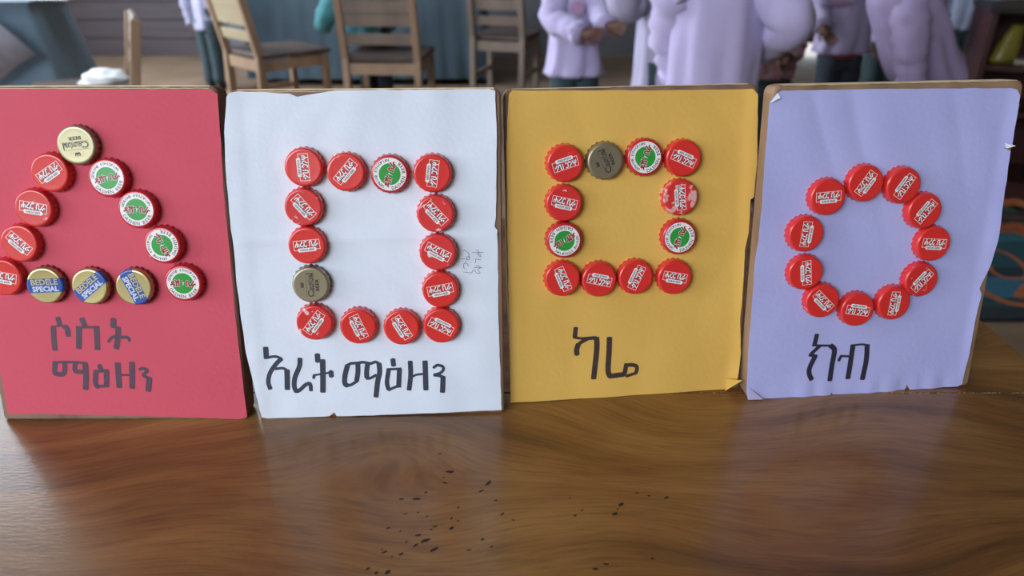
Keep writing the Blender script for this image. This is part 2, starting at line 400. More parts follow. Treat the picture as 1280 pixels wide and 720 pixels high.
def w_red(s, t, p, q): return .0007*abs(noise.noise(V((p*14, q*10, 1))))
def w_white(s, t, p, q):
    d = .0016*noise.noise(V((p*16, q*7, 5)))**2*3+.0009*abs(noise.noise(V((p*30, q*30, 2))))
    d += .0012*math.exp(-((t-.565-.01*s)/.008)**2)      # fold across
    d += .0016*sm(.06, 0, s)*(.5+.5*noise.noise(V((0, q*30, 3)))) + .0006*sm(.95, 1, t)
    return d
def w_yel(s, t, p, q):
    d = .0011*abs(noise.noise(V((p*18, q*12, 9))))
    d += .0014*sm(.94, 1, s)*(1+.5*noise.noise(V((1, q*25, 3))))
    d += .004*sm(.93, 1.02, s)*sm(.14, .02, t)
    return d
def w_lil(s, t, p, q):
    a = noise.noise(V((p*22+q*9, q*3, 15))); d = .0024*abs(a)*sm(.25, .9, t)+.0012*abs(noise.noise(V((p*14, q*14, 4))))
    d += .0022*sm(.93, 1, s)*(1+.5*noise.noise(V((1, q*25, 8)))) + .0016*sm(.08, 0, t)*abs(noise.noise(V((p*50, 0, 2))))*2
    return d
W_DARK = mat('board_wood_dark', '8d6e5a', .7, scale=30, stretch=(1, .2, 1), col2='6d5040', bump=.3, bscale=120)
W_TAN = mat('board_wood_tan', '9a7c62', .7, scale=40, stretch=(1, .3, 1), col2='7c6048', bump=.3, bscale=120)
W_PALE = mat('board_wood_pale', 'a58d70', .7, scale=40, stretch=(.3, 1, 1), col2='8a6f52', bump=.3, bscale=120)
B1 = mk_board(1, (5, 525), (309.5, 524), R(12.3), 107, .02, 'wooden board covered in red paper with a triangle of bottle caps', W_DARK,
    paper_mat('red_paper', 'ce5365', 'c84e60'),  # red washed paler: lens haze put into the paper colour
    [(-62,112),(0,111),(140,112),(262,112),(272,117),(276,170),(280,240),(286,300),(294,390),(303,470),(309,521),(300,524),(230,521),(140,519),(60,517),(10,517),(-12,390),(-40,240)], w_red)
B2 = mk_board(2, (325, 523), (630.5, 516), R(12), 110.5, .02, 'wooden board covered in creased white paper with a rectangle of bottle caps', W_DARK,
    paper_mat('white_paper', 'dfe5f2', 'd6ddec'),
    [(284,121),(288,116),(300,114),(362,117),(372,121),(395,117),(420,113),(540,112),(612,111),(619,114),(619,125),(621,170),(620,270),(618,283),(622,288),(623,400),(627,512),(540,516),(430,520),(421,520),(418,515),(412,520),(335,523),(328,521),(320,490),(308,440),(297,360),(292,300),(289,286),(284,230),(281,165)], w_white)
B3 = mk_board(3, (639.5, 504), (924, 485.2), R(11), 108, .02, 'wooden board covered in yellow paper with a square of bottle caps', W_DARK,
    paper_mat('yellow_paper', 'e0b45c', 'd8aa54'),  # yellow made less saturated, with lens haze put into it
    [(636,118),(640,113),(720,113),(800,113),(900,112),(940,111),(946,118),(946,150),(945,205),(941,246),(937,249),(935,290),(930,312),(926,381),(924,398),(925,440),(920,471),(906,487),(883,489),(760,496),(638,503),(637,430),(634,300),(633,180)], w_yel)
B4 = mk_board(4, (934, 499), (1210, 482), R(8.5), 104.5, .02, 'wooden board covered in lilac paper with a ring of red bottle caps', W_TAN,
    paper_mat('lilac_paper', 'b3b4e6', 'aaaade'),
    [(961,128),(970,117),(976,113),(1100,111),(1262,110),(1269,112),(1272,119),(1267,150),(1262,182),(1253,185),(1260,188),(1252,245),(1244,300),(1236,330),(1223,360),(1225,367),(1217,400),(1210,440),(1201,479),(1195,482),(1136,487),(1133,480),(1130,488),(1097,492),(1040,496),(1038,490),(1036,497),(966,500),(950,500),(934,502),(933,490),(935,440),(939,392),(943,330),(948,300),(953,240),(957,182)], w_lil)
BS = {1: B1, 2: B2, 3: B3, 4: B4}
# cream strips along the board tops: light on the upper edge put into colour
def strip(B, x0, x1, y0, y1, m, dz=.0002, name='lit_edge'):
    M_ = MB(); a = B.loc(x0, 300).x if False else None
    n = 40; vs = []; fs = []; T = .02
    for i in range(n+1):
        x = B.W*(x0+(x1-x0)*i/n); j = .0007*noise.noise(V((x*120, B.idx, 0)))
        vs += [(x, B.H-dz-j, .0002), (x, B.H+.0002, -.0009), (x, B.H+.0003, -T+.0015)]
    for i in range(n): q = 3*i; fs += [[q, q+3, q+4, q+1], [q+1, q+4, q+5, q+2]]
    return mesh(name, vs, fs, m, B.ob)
M_CREAM = mat('lit_cream_edge', 'e2cdab', .7, scale=60, col2='c0a684')
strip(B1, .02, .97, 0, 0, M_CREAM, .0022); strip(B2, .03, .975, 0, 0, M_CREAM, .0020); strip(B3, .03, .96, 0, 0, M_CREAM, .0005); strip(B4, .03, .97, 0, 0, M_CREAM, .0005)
M_GAPP = mat('old_paper_strip', 'd8c2a0', .8, scale=80, col2='a58862')
# old paper strip stuck on the left side of board 3, seen in the gap
vs = []; fs = []
for i in range(30):
    t = i/29; y = B3.H*(.97-.62*t); wv = .0035+.0015*noise.noise(V((t*9, 3, 1)))
    vs += [(-.0004, y, -.0004), (-.0005-wv*.12, y, -.004)]
for i in range(29): q = 2*i; fs.append([q, q+1, q+3, q+2])
o = mesh('paper_remnant', vs, fs, M_GAPP, B3.ob); o['label'] = 'torn cream paper remnant along the side of the board'
s = o.modifiers.new('s', 'SOLIDIFY'); s.thickness = .0003
# folded-over corner flaps
def flap(B, tri, m, lift):
    vs = []
    for i, q in enumerate(tri):
        p = B.loc(*q); w3 = B.M @ V((p.x, p.y, B.disp(p.x, p.y)+lift[i])); w3.z = max(w3.z, TZ+.0009); vs.append(B.M.inverted() @ w3)
    o = mesh('folded_corner', vs, [[0, 1, 2]], m, B.paper); s = o.modifiers.new('s', 'SOLIDIFY'); s.thickness = .0003
flap(B4, [(961,129), (970,116), (972,122)], mat('paper_back_white', 'd9dbe8', .8), (.0008, .0008, .003))
flap(B4, [(934,501), (936,484), (952,499)], mat('paper_back_lilac', 'b5add6', .8), (.0015, .001, .002))
flap(B3, [(904,487), (922,470), (906,471)], mat('paper_back_yellow', 'e0b050', .8), (.0035, .006, .0045))
flap(B4, [(1253,185), (1262,181), (1251,178)], MATS['paper_back_white'], (.0026, .004, .0026))
# ------------------------------------------------------------------ handwriting
M_MARK = mat('black_marker', '343a4c', .6, scale=200, col2='2a3040'); M_MARKW = mat('black_marker_on_red', '54394c', .6, scale=200, col2='4a3042'); M_PEN = mat('blue_ballpoint', '59658f', .6)  # marker blacks, here and below, are lifted: lens haze put into the ink
S1 = [(14,[(95,150),(160,146),(205,145)]),(43,[(115,160),(118,250),(128,340)]),(40,[(150,78),(168,145)]),(42,[(205,152),(226,168),(235,226)]),
 (42,[(345,85),(372,152)]),(20,[(300,156),(485,155)]),(44,[(322,160),(322,326)]),(44,[(465,152),(474,335)]),
 (45,[(603,88),(603,155)]),(44,[(642,158),(640,240),(628,328)]),(24,[(670,235),(600,235),(562,275)]),(26,[(665,238),(722,240),(735,268)]),
 (38,[(128,450),(124,520),(140,536),(200,534),(208,450)]),(22,[(112,442),(250,440),(380,448)]),(36,[(292,450),(292,512),(350,520)]),(44,[(372,448),(380,550),(377,660)]),
 (38,[(490,465),(508,515)]),(26,[(445,516),(560,510)]),(38,[(460,520),(456,600),(470,636),(480,640)]),(26,[(460,640),(560,634)]),(42,[(547,515),(548,636)]),
 (44,[(638,450),(652,645)]),(44,[(755,445),(758,652)]),(18,[(655,545),(755,545)]),
 (26,[(815,500),(850,492),(880,512),(848,546),(890,572)]),(44,[(897,570),(888,675)])]
strokes(B1, (50, 385), 6.544, S1, M_MARKW)
S2 = [(55,[(112,82),(120,200)]),(30,[(112,198),(220,182),(290,205)]),(48,[(290,205),(230,265),(160,370),(142,470),(165,545)]),(30,[(215,322),(300,312),(345,330)]),(58,[(352,335),(355,450),(355,548)]),
 (52,[(497,205),(492,290),(440,420),(434,520),(458,575)]),(42,[(458,575),(500,555),(560,500),(610,490),(622,565)]),
 (58,[(692,158),(698,240)]),(60,[(752,222),(755,400),(755,578)]),(24,[(870,355),(800,368),(700,385),(650,395)]),(34,[(660,390),(650,425)]),(54,[(845,350),(850,405)])]
strokes(B2, (320, 425), 9, S2, M_MARK)
S2b = [(52,[(125,225),(98,330),(96,415),(125,440)]),(32,[(110,435),(160,432),(232,388)]),(50,[(235,205),(235,300),(222,385)]),(30,[(110,230),(160,205),(230,200),(290,192),(370,205),(420,188),(455,200)]),
 (50,[(338,210),(328,290),(330,355)]),(30,[(325,365),(370,360),(430,328)]),(52,[(460,205),(466,300),(445,400),(428,558)]),
 (50,[(608,158),(616,225)]),(46,[(565,262),(545,400),(562,480)]),(30,[(560,488),(640,452),(690,445)]),(50,[(678,262),(670,440)]),(26,[(555,265),(695,258)]),
 (48,[(792,182),(797,330),(780,485)]),(54,[(950,182),(955,330),(960,480)]),(24,[(820,342),(860,325),(930,315)]),
 (30,[(1040,250),(1080,222),(1135,235),(1145,270),(1110,305),(1045,325)]),(34,[(1045,325),(1100,330),(1145,350)]),(52,[(1143,345),(1137,505)])]
strokes(B2, (420, 430), 8.533, S2b, M_MARK)
S3 = [(48,[(177,85),(165,190)]),(28,[(150,192),(200,200),(270,208)]),(40,[(250,210),(400,196)]),(58,[(408,195),(410,330),(375,652)]),(40,[(300,212),(225,255),(200,290)]),(56,[(205,270),(185,330),(190,385)]),
 (58,[(553,195),(548,350),(537,560),(560,630)]),(56,[(555,625),(620,618),(720,605)]),(50,[(745,490),(722,600)]),(42,[(735,508),(800,500),(855,515),(862,560),(845,600)]),(34,[(850,595),(740,628)])]
strokes(B3, (700, 400), 9, S3, mat('brown_black_marker', '43332f', .6, scale=200, col2='382a28'))
S4 = [(48,[(230,115),(203,235)]),(24,[(180,236),(300,240),(395,240)]),(40,[(265,242),(165,335)]),(34,[(145,345),(225,358)]),(52,[(216,352),(150,490),(145,560),(170,620)]),(54,[(385,240),(428,290),(402,450),(375,630)]),
 (54,[(637,235),(605,450),(577,606)]),(22,[(610,240),(735,226),(810,238)]),(54,[(797,235),(785,400),(738,614)]),(24,[(600,362),(500,356)]),(34,[(505,355),(475,410)])]
strokes(B4, (995, 405), 9, S4, mat('violet_black_marker', '2e2b40', .6, scale=200, col2='262336'))
SP_ = [(8,[(95,338),(165,338)]),(8,[(130,195),(160,180),(230,240)]),(9,[(230,240),(240,330),(210,355),(190,330),(205,300),(240,300)]),(8,[(180,370),(180,395)]),(9,[(225,470),(200,420),(150,420),(135,470),(155,515)]),(10,[(183,525),(190,530)]),
 (8,[(130,570),(220,580),(280,585),(320,530),(375,590),(430,590),(420,560)]),(8,[(295,222),(495,222)]),(8,[(350,185),(405,185),(400,260),(440,300),(445,270),(390,230)]),(8,[(355,340),(450,352)]),(8,[(355,340),(355,405)]),(8,[(320,490),(480,497)]),(8,[(350,480),(400,455),(440,495),(395,520),(400,560)])]
o = strokes(B2, (570, 300), 14.4, SP_, M_PEN, name='pen_note'); o['label'] = 'small sideways note in blue pen'

# ------------------------------------------------------------------ bottle caps
CR_ = .0158; NT = 21
def cap_mesh():
    rs = []; n = NT*5
    prof = [(15.0,0,1),(15.0,.4,1),(14.6,1.6,.8),(14.25,3.0,.45),(14.0,4.4,.18),(13.85,5.5,.05),(13.6,6.2,0),(13.1,6.75,0),(12.4,7.0,0),(11.6,6.95,0),(8,6.9,0),(3.5,6.9,0)]
    for r, z, a in prof:
        ring = []
        for i in range(n):
            t = 2*pi*i/n; rr = r-(a*1.05)*(.5-.5*cos(t*NT)); ring.append(V((rr*cos(t), rr*sin(t), z))*(CR_/15))
        rs.append(ring)
    mb = MB(); mb.rings(rs, cap=False); k = len(mb.v)
    mb.v.append(V((0, 0, 6.9*CR_/15))); mb.f += [[k, k-n+i, k-n+(i+1) % n] for i in range(n)]
    return mb
cm = cap_mesh(); FZ = 6.93*CR_/15
def cap_data(name, m):
    me = bpy.data.meshes.new(name); me.from_pydata([tuple(v) for v in cm.v], [], cm.f); me.polygons.foreach_set('use_smooth', [True]*len(me.polygons)); me.materials.append(m); return me
def text_geo(s, size, rot=0, center=(0, 0), sx=1, shear=0, bold=0):
    c = bpy.data.curves.new('t', 'FONT'); c.body = s; c.size = 1; c.align_x = 'CENTER'; c.align_y = 'CENTER'; c.resolution_u = 2; c.offset = bold; c.shear = shear
    o = bpy.data.objects.new('t', c); COL.objects.link(o); dg = bpy.context.evaluated_depsgraph_get(); dg.update()
    me = bpy.data.meshes.new_from_object(o.evaluated_get(dg)); vs = [v.co.copy() for v in me.vertices]; fs = [list(p.vertices) for p in me.polygons]
    bpy.data.objects.remove(o); bpy.data.curves.remove(c); bpy.data.meshes.remove(me)
    xs = [v.x for v in vs]; ys = [v.y for v in vs]; cx, cy = (min(xs)+max(xs))/2, (min(ys)+max(ys))/2
    out = []
    for v in vs:
        x, y = (v.x-cx)*size*sx, (v.y-cy)*size; out.append(V((x*cos(rot)-y*sin(rot)+center[0], x*sin(rot)+y*cos(rot)+center[1], 0)))
    return out, fs
def fit_text(s, wd, ht, center, bold=0, shear=0):
    vs, fs = text_geo(s, 1, bold=bold, shear=shear); xs = [v.x for v in vs]; ys = [v.y for v in vs]
    a, b = wd/(max(xs)-min(xs)), ht/(max(ys)-min(ys)); return [V((v.x*a+center[0], v.y*b+center[1], 0)) for v in vs], fs
def at_z(g, z): return [V((v.x, v.y, z)) for v in g[0]], g[1]
def disc(mb, r, z, n=48, r0=0):
    if r0:
        vs = []; fs = []
        for i in range(n): t = 2*pi*i/n; vs += [(r*cos(t), r*sin(t), z), (r0*cos(t), r0*sin(t), z)]
        for i in range(n): j = (i+1) % n; fs.append([2*i, 2*j, 2*j+1, 2*i+1])
        mb.add(vs, fs)
    else: mb.add([(r*cos(2*pi*i/n), r*sin(2*pi*i/n), z) for i in range(n)], [list(range(n))])
def poly(mb, pts, z): mb.add([(x, y, z) for x, y in pts], [list(range(len(pts)))])
mm = CR_/15
Z1, Z2, Z3, Z4 = FZ+.00004, FZ+.00008, FZ+.00012, FZ+.00016
def scl(g): return g
def data(name, mb, m):
    me = bpy.data.meshes.new(name); me.from_pydata([tuple(v) for v in mb.v], [], mb.f); me.materials.append(m); me.update(); return me
M_PWHITE = mat('cap_print_white', 'efeaea', .4, var=.02); M_PDARK = mat('cap_print_dark', '33284a', .4); M_PGREEN = mat('cap_print_green', '2f9a3c', .35, var=.05)
M_PRED = mat('cap_print_red', 'a01828', .4); M_PBLK = mat('cap_print_brown_black', '2e2a24', .5); M_PGOLD = mat('cap_print_gold', 'a89c80', .4, metal=.4)
# red cap: outlined box with the Amharic name, ribbon below with the Latin one
L_, Hh_ = 19.6*mm, 7.4*mm
wh = MB(); dk = MB(); t_ = .34*mm; cy = .5*mm
x0, x1, y0, y1 = -L_/2, L_/2, cy-Hh_/2, cy+Hh_/2
for a, b, c, d in ((x0, x1, y1-t_, y1), (x0, x1, y0, y0+t_), (x0, x0+t_, y0+t_, y1-t_), (x1-t_, x1, y0+t_, y1-t_)): poly(wh, [(a, c), (b, c), (b, d), (a, d)], Z1)
vs, fs = fit_text('ሐረር ቢራ', L_*.88, Hh_*.66, (.1*mm, cy+.75*mm), bold=.03); wh.add(*at_z((vs, fs), Z3))
vs, fs = fit_text('ሐረር ቢራ', L_*.88, Hh_*.66, (.5*mm, cy+.35*mm), bold=.05); dk.add(*at_z((vs, fs), Z1))
ry = y0+.1*mm; rw = 12.4*mm/2; rh = 2.9*mm/2
poly(wh, [(-rw, ry-rh), (rw, ry-rh), (rw+.9*mm, ry-rh*.1), (rw+.2*mm, ry+rh), (-rw-.2*mm, ry+rh), (-rw-.9*mm, ry+rh*.1)], Z3)
vs, fs = fit_text('HARAR BEER', 10.6*mm, 1.6*mm, (0, ry), bold=.02); dk.add(*at_z((vs, fs), Z4))
R_PARTS = [('printed_badge', data('printed_badge', wh, M_PWHITE)), ('printed_lettering', data('printed_lettering', dk, M_PDARK))]
# green and white cap
d1 = MB(); disc(d1, 12.5*mm, Z1); d2 = MB(); disc(d2, 7.9*mm, Z2); rd = MB(); wo = MB(); bk = MB()
vs, fs = fit_text('ዳሽን ቢራ', 19.6*mm, 6.0*mm, (0, 0), bold=.085); wo.add(*at_z((vs, fs), Z3))
vs, fs = fit_text('ዳሽን ቢራ', 19.2*mm, 5.6*mm, (0, 0), bold=.05); rd.add(*at_z((vs, fs), Z4))
def arc_text(mb, s, r, a0, a1, size, inward):
    n = len(s)
    for i, ch in enumerate(s):
        if ch == ' ': continue
        a = R(a0+(a1-a0)*i/(n-1)); rot = a-pi/2 if not inward else a+pi/2
        vs, fs = text_geo(ch, size, rot=rot, center=(r*cos(a), r*sin(a)), bold=.015); mb.add(*at_z((vs, fs), Z2))
arc_text(bk, 'GENUINE ETHIOPIAN', 10.2*mm, 165, 22, 2.3*mm*1.15, False)
arc_text(bk, 'DASHEN BEER', 10.2*mm, 208, 332, 2.9*mm*1.15, True)
G_PARTS = [('printed_ring', data('printed_ring', d1, M_PWHITE)), ('printed_disc', data('printed_disc', d2, M_PGREEN)), ('letter_outline', data('letter_outline', wo, M_PWHITE)), ('printed_name', data('printed_name', rd, M_PRED)), ('printed_lettering', data('printed_lettering', bk, M_PDARK))]
# dull gold cap with crown
ck = MB()
vs, fs = fit_text('Castel', 19.5*mm, 5.4*mm, (0, .2*mm), bold=.035); ck.add(*at_z((vs, fs), Z1))
lt = MB(); vs, fs = fit_text('Castel', 19.5*mm, 5.4*mm, (0, .2*mm), bold=-.02); lt.add(*at_z((vs, fs), Z2))
for y in (-2.6, 3.0): poly(ck, [(-9*mm, y*mm), (9*mm, y*mm), (9*mm, (y+.22)*mm), (-9*mm, (y+.22)*mm)], Z1)
vs, fs = fit_text('BEER', 9.4*mm, 2.5*mm, (0, -4.8*mm), bold=.03); ck.add(*at_z((vs, fs), Z1))
poly(ck, [(-1.7*mm, 5.2*mm), (1.7*mm, 5.2*mm), (1.9*mm, 6.2*mm), (-1.9*mm, 6.2*mm)], Z1)
for x in (-1.6, -.55, .55, 1.6): poly(ck, [((x-.5)*mm, 6.3*mm), ((x+.5)*mm, 6.3*mm), ((x+.15)*mm*1.15, 8.2*mm)], Z1)
C_PARTS = [('printed_lettering', data('printed_lettering', ck, M_PBLK)), ('letter_fill', data('letter_fill', lt, M_PGOLD))]
# gold cap with blue band
g1 = MB(); vs, fs = fit_text('BEDELE', 20.4*mm, 5.0*mm, (0, 2.7*mm), bold=.06); k1 = MB(); k1.add(*at_z((vs, fs), Z1))
vs, fs = fit_text('BEDELE', 20.0*mm, 4.5*mm, (0, 2.7*mm), bold=.03); g1.add(*at_z((vs, fs), Z2))
w1 = MB(); vs, fs = fit_text('SPECIAL', 19.6*mm, 4.3*mm, (.2*mm, -2.5*mm), bold=.04); w1.add(*at_z((vs, fs), Z2))
D_PARTS = [('letter_outline', data('letter_outline', k1, mat('cap_print_navy', '20233f', .5))), ('printed_name', data('printed_name', g1, mat('cap_print_pale_gold', 'b9b29a', .4))), ('printed_lettering', data('printed_lettering', w1, mat('cap_print_silver', 'cdd6ea', .4)))]
MR = cap_mat('red_cap_enamel', 'd8302c', .0, .3, wear=-.02); MRW = cap_mat('worn_red_cap_enamel', 'd42e2e', 0, .35, wear=.165, wearcol='dba3a0')
MRS = cap_mat('scuffed_red_cap_enamel', 'd42e2e', 0, .35, wear=.07)
MG = cap_mat('dark_red_cap_enamel', 'c2222e', 0, .3, wear=.02, wearcol='d8c8c0'); MC = cap_mat('dull_gold_cap', '9c9078', .7, .42, wear=-.05, wearcol='7d7460', skirt='7a6e5c')
MD = cap_mat('gold_blue_band_cap', 'bfb07c', .8, .3, wear=-.05, band='2a52a6', skirt='6e4a3a', wearcol='8a7448'); MCB = cap_mat('bright_gold_cap', '9e9676', .6, .42, wear=-.05, wearcol='a09a80', skirt='7d776c')
KD = {'r': (cap_data('red_cap', MR), R_PARTS), 'w': (cap_data('worn_red_cap', MRW), R_PARTS), 's': (cap_data('scuffed_red_cap', MRS), R_PARTS), 'g': (cap_data('green_print_cap', MG), G_PARTS),
      'c': (cap_data('castle_gold_cap', MC), C_PARTS), 'C': (cap_data('castle_bright_gold_cap', MCB), C_PARTS), 'd': (cap_data('blue_band_cap', MD), D_PARTS)}
CAPS = [
 (1,100,181,186,'C','pale gold bottle cap at the peak of the cap triangle'),
 (1,67,215,32,'r','red bottle cap, first below the peak on the left slope of the triangle'),
 (1,47,259,-10,'s','red bottle cap, second below the peak on the left slope of the triangle'),
 (1,29,303,-44,'r','red bottle cap, third below the peak on the left slope of the triangle'),
 (1,9,345,-12,'r','red bottle cap at the left foot of the triangle, cut by the photo edge'),
 (1,138.5,222,14,'g','green and white printed cap, first below the peak on the right slope'),
 (1,175,261,0,'g','green and white printed cap, second below the peak on the right slope'),
 (1,207,305,115,'g','green and white printed cap lettered sideways, third below the peak on the right slope'),
 (1,232,352,0,'g','green and white printed cap at the right foot of the triangle'),
 (1,61,355,2,'d','gold cap whose blue band lies level, in the base row of the triangle'),
 (1,117,356.5,38,'d','gold cap whose blue band rises to the right, middle of the triangle base'),
 (1,171.5,357,-67,'d','gold cap whose blue band runs steeply down, in the triangle base row'),
 (2,381.5,208.5,-88,'r','red cap at the top left corner of the rectangle on white paper'),
 (2,434,214.5,48,'r','red cap, second in the top row of the rectangle on white paper'),
 (2,488,217,74,'g','green and white printed cap in the top row on white paper'),
 (2,541,216,-98,'r','red cap at the top right corner of the rectangle on white paper'),
 (2,381,258,-50,'s','red cap, second down the left column on white paper'),
 (2,385.5,305.5,5,'r','red cap, third down the left column on white paper, just above the gold one'),
 (2,390,354,90,'c','dull gold cap in the left column on white paper'),
 (2,395,401,52,'s','red cap at the bottom left corner of the rectangle on white paper'),
 (2,545,266,-48,'s','scuffed red cap, second down the right column on white paper'),
 (2,548,314,-28,'s','red cap, third down the right column, beside the small pen note'),
 (2,551,360.5,10,'r','red cap, fourth down the right column on white paper'),
 (2,552,405,152,'r','red cap lettered upside down at the bottom right corner on white paper'),
 (2,449,406,-68,'r','red cap, second in the bottom row on white paper'),
 (2,503,407.5,-60,'r','red cap, third in the bottom row on white paper'),
 (3,705,203.5,197,'r','red cap lettered upside down at the top left corner on yellow paper'),
 (3,755,200.5,112,'c','dull gold cap in the top row of the square on yellow paper'),
 (3,804,196,76,'g','green and white printed cap in the top row on yellow paper'),
 (3,852,197,156,'r','red cap lettered upside down at the top right corner on yellow paper'),
 (3,704,253,-14,'s','red cap, second down the left column on yellow paper'),
 (3,704,299,211,'g','green and white printed cap in the left column on yellow paper'),
 (3,702,347,-68,'r','red cap at the bottom left corner of the square on yellow paper'),
 (3,848,246,-85,'w','badly chipped red cap, second down the right column on yellow paper'),
 (3,847,295,71,'g','green and white printed cap in the right column on yellow paper'),
 (3,841,345,-12,'r','red cap at the bottom right corner of the square on yellow paper'),
 (3,747.5,348,166,'r','red cap lettered upside down, second in the bottom row on yellow paper'),
 (3,793,345,-115,'r','red cap, third in the bottom row on yellow paper'),
 (4,1031,245,3,'r','red cap lettered level at the upper left of the ring on lilac paper'),
 (4,1078,228,56,'r','red cap, left one of the two at the very top of the ring'),
 (4,1124,230.5,-122,'r','red cap, right one of the two at the very top of the ring'),
 (4,1150.5,262,-128,'r','red cap at the upper right of the ring, above the rightmost cap'),
 (4,1162,303,-5,'r','red cap lettered level, rightmost cap of the ring on lilac paper'),
 (4,1147,348,-130,'s','red cap at the lower right of the ring, below the rightmost cap'),
 (4,1113,377,86,'r','red cap lettered sideways, next after the lowest cap towards the right'),
 (4,1068,385,170,'r','red cap lettered upside down, lowest cap of the ring on lilac paper'),
 (4,1024.5,374,-44,'r','red cap at the lower left of the ring, beside the lowest cap'),
 (4,1004,339,-83,'r','red cap at the left side of the ring, lower of the two'),
 (4,1004,291,85,'r','red cap at the left side of the ring, upper of the two'),
]
GRP = {1: 'bottle caps glued in a triangle on red paper', 2: 'bottle caps glued in a rectangle on white paper', 3: 'bottle caps glued in a square on yellow paper', 4: 'bottle caps glued in a ring on lilac paper'}
rc = random.Random(11); proto = {}
for bi, px, py, rot, kd, lab in CAPS:
    B = BS[bi]; d = ray(px, py); hz = .0022
    t = (B.o+B.n*hz-CAM).dot(B.n)/d.dot(B.n); q = B.M.inverted() @ (CAM+d*t)
    if kd not in proto:
        o = bpy.data.objects.new('bottle_cap', KD[kd][0]); COL.objects.link(o)
        for nm, me in KD[kd][1]: link(nm, me, o)
        for c_, (nm, me) in zip(o.children, KD[kd][1]): pass
        proto[kd] = o
    else:
        src = proto[kd]; o = src.copy(); COL.objects.link(o)
        for ch in src.children:
            c2 = ch.copy(); COL.objects.link(c2); c2.parent = o
    Mr = Matrix.Rotation(R(rot), 4, 'Z'); tl = Matrix.Rotation(R(rc.uniform(-1.5, 1.5)), 4, 'X') @ Matrix.Rotation(R(rc.uniform(-1.5, 1.5)), 4, 'Y')
    o.matrix_world = B.M @ Matrix.Translation((q.x, q.y, B.disp(q.x, q.y)-.0001)) @ tl @ Mr
    tag(o, lab, 'bottle cap', GRP[bi])
# ------------------------------------------------------------------ furniture behind the table
M_CW = mat('warm_chair_wood', 'a0846a', .55, scale=8, stretch=(1, 1, .2), col2='866a54'); M_CW2 = mat('greyish_chair_wood', '857468', .6, scale=8, stretch=(1, 1, .2), col2='6e5e56')
M_SEAT = mat('shaded_seat_wood', '54443e', .6, scale=8, col2='443834'); M_PLY = mat('pale_plywood', 'a89b80', .6, scale=5, stretch=(.3, 1, 1), col2='948468')  # seat wood darkened: the shade on the seats is put into its colour
def chair(px, py, Y, rz, label, m, mp, wd=.36, dp=.37, seat=.44, top=.92, solid=False):
    p = on_y(px, py, Y); t = empty('wooden_chair', (p.x, Y, 0), R(rz)); tag(t, label, 'chair', 'wooden chairs of the room behind')
    hw = wd/2; by = 0
    rake = lambda z: by-.10*max(0, (z-seat))/.5-.02*(seat-z if z < seat else 0)*2
    for s in (-1, 1):
        MB().bar((s*(hw-.018), rake(0), 0), (s*(hw-.018), by, seat), .036, .045).bar((s*(hw-.018), by, seat), (s*(hw-.018), rake(top), top), .036, .042).build('rear_leg', m, t, bev=.003)
        MB().bar((s*(hw-.018), dp, 0), (s*(hw-.018), dp, seat-.01), .036, .036).build('front_leg', m, t, bev=.003)
        MB().bar((s*(hw-.018), .02, seat-.05), (s*(hw-.018), dp, seat-.05), .055, .018, up=(1, 0, 0)).build('side_rail', m, t)
        MB().bar((s*(hw-.018), .0, .2), (s*(hw-.018), dp, .2), .03, .016, up=(1, 0, 0)).build('stretcher', m, t)
    MB().box((-hw+.02, -.01, seat-.08), (hw-.02, .012, seat-.02)).build('rear_rail', m, t); MB().box((-hw+.02, dp-.01, seat-.08), (hw-.02, dp+.01, seat-.02)).build('front_rail', m, t)
    MB().box((-hw-.005, .0, seat-.012), (hw+.005, dp+.03, seat+.014)).build('seat', M_SEAT, t, bev=.005)
    def slat(z0, z1, th=.016, mt=mp):
        mb = MB(); y0, y1 = rake(z0), rake(z1); mb.bar((0, y0, z0), (0, y1, z1), wd-.05, th); mb.build('back_slat', mt, t, bev=.002)
    slat(seat+.08, seat+.135)
    if solid: slat(seat+.165, top-.03)
    else:
        z = seat+.175
        while z < top-.04: slat(z, z+.062); z += .068
    return t
chair(156, 60, 3.45, 118, 'wooden chair seen edge on above the red board, white cloth on its seat', M_CW, M_CW2, top=.735, wd=.4)
chair(303, 60, 4.35, -46, 'wooden chair with a solid pale plywood back, above the red and white boards', M_CW, M_PLY, solid=True, wd=.43, dp=.4)
chair(476, 60, 4.15, -4, 'wooden slatted chair seen square from behind, above the white board', M_CW, M_CW2, wd=.43, dp=.4)
chair(622, 40, 5.0, -16, 'smaller looking greyish slatted chair further back, left of the standing children', M_CW2, M_CW2, wd=.37, dp=.36)
def crumple(name, c, sx, sy, sz, m, label, cat, seed=0):
    vs = []; fs = []; n, k = 20, 10
    for j in range(k+1):
        for i in range(n):
            a = 2*pi*i/n; b = pi/2*j/k if j < k else pi/2; q = V((cos(a)*cos(b), sin(a)*cos(b), sin(b))); f = 1+.38*noise.noise(q*2.2+V((seed, 0, 0)))
            vs.append((q.x*sx*f, q.y*sy*f, q.z*sz*f))
    for j in range(k):
        for i in range(n): a = j*n+i; b = j*n+(i+1) % n; fs.append([a, b, b+n, a+n])
    fs.append(list(range(n))[::-1])
    o = mesh(name, vs, fs, m, None, True); o.location = c; return tag(o, label, cat)
p = on_y(130, 103, 3.45); crumple('white_cloth', (p.x, 3.45, .455), .1, .1, .05, mat('bright_white_cloth', 'f4f6fa', .8, var=.02), 'crumpled white cloth on the seat of the edge-on chair', 'cloth', 3)
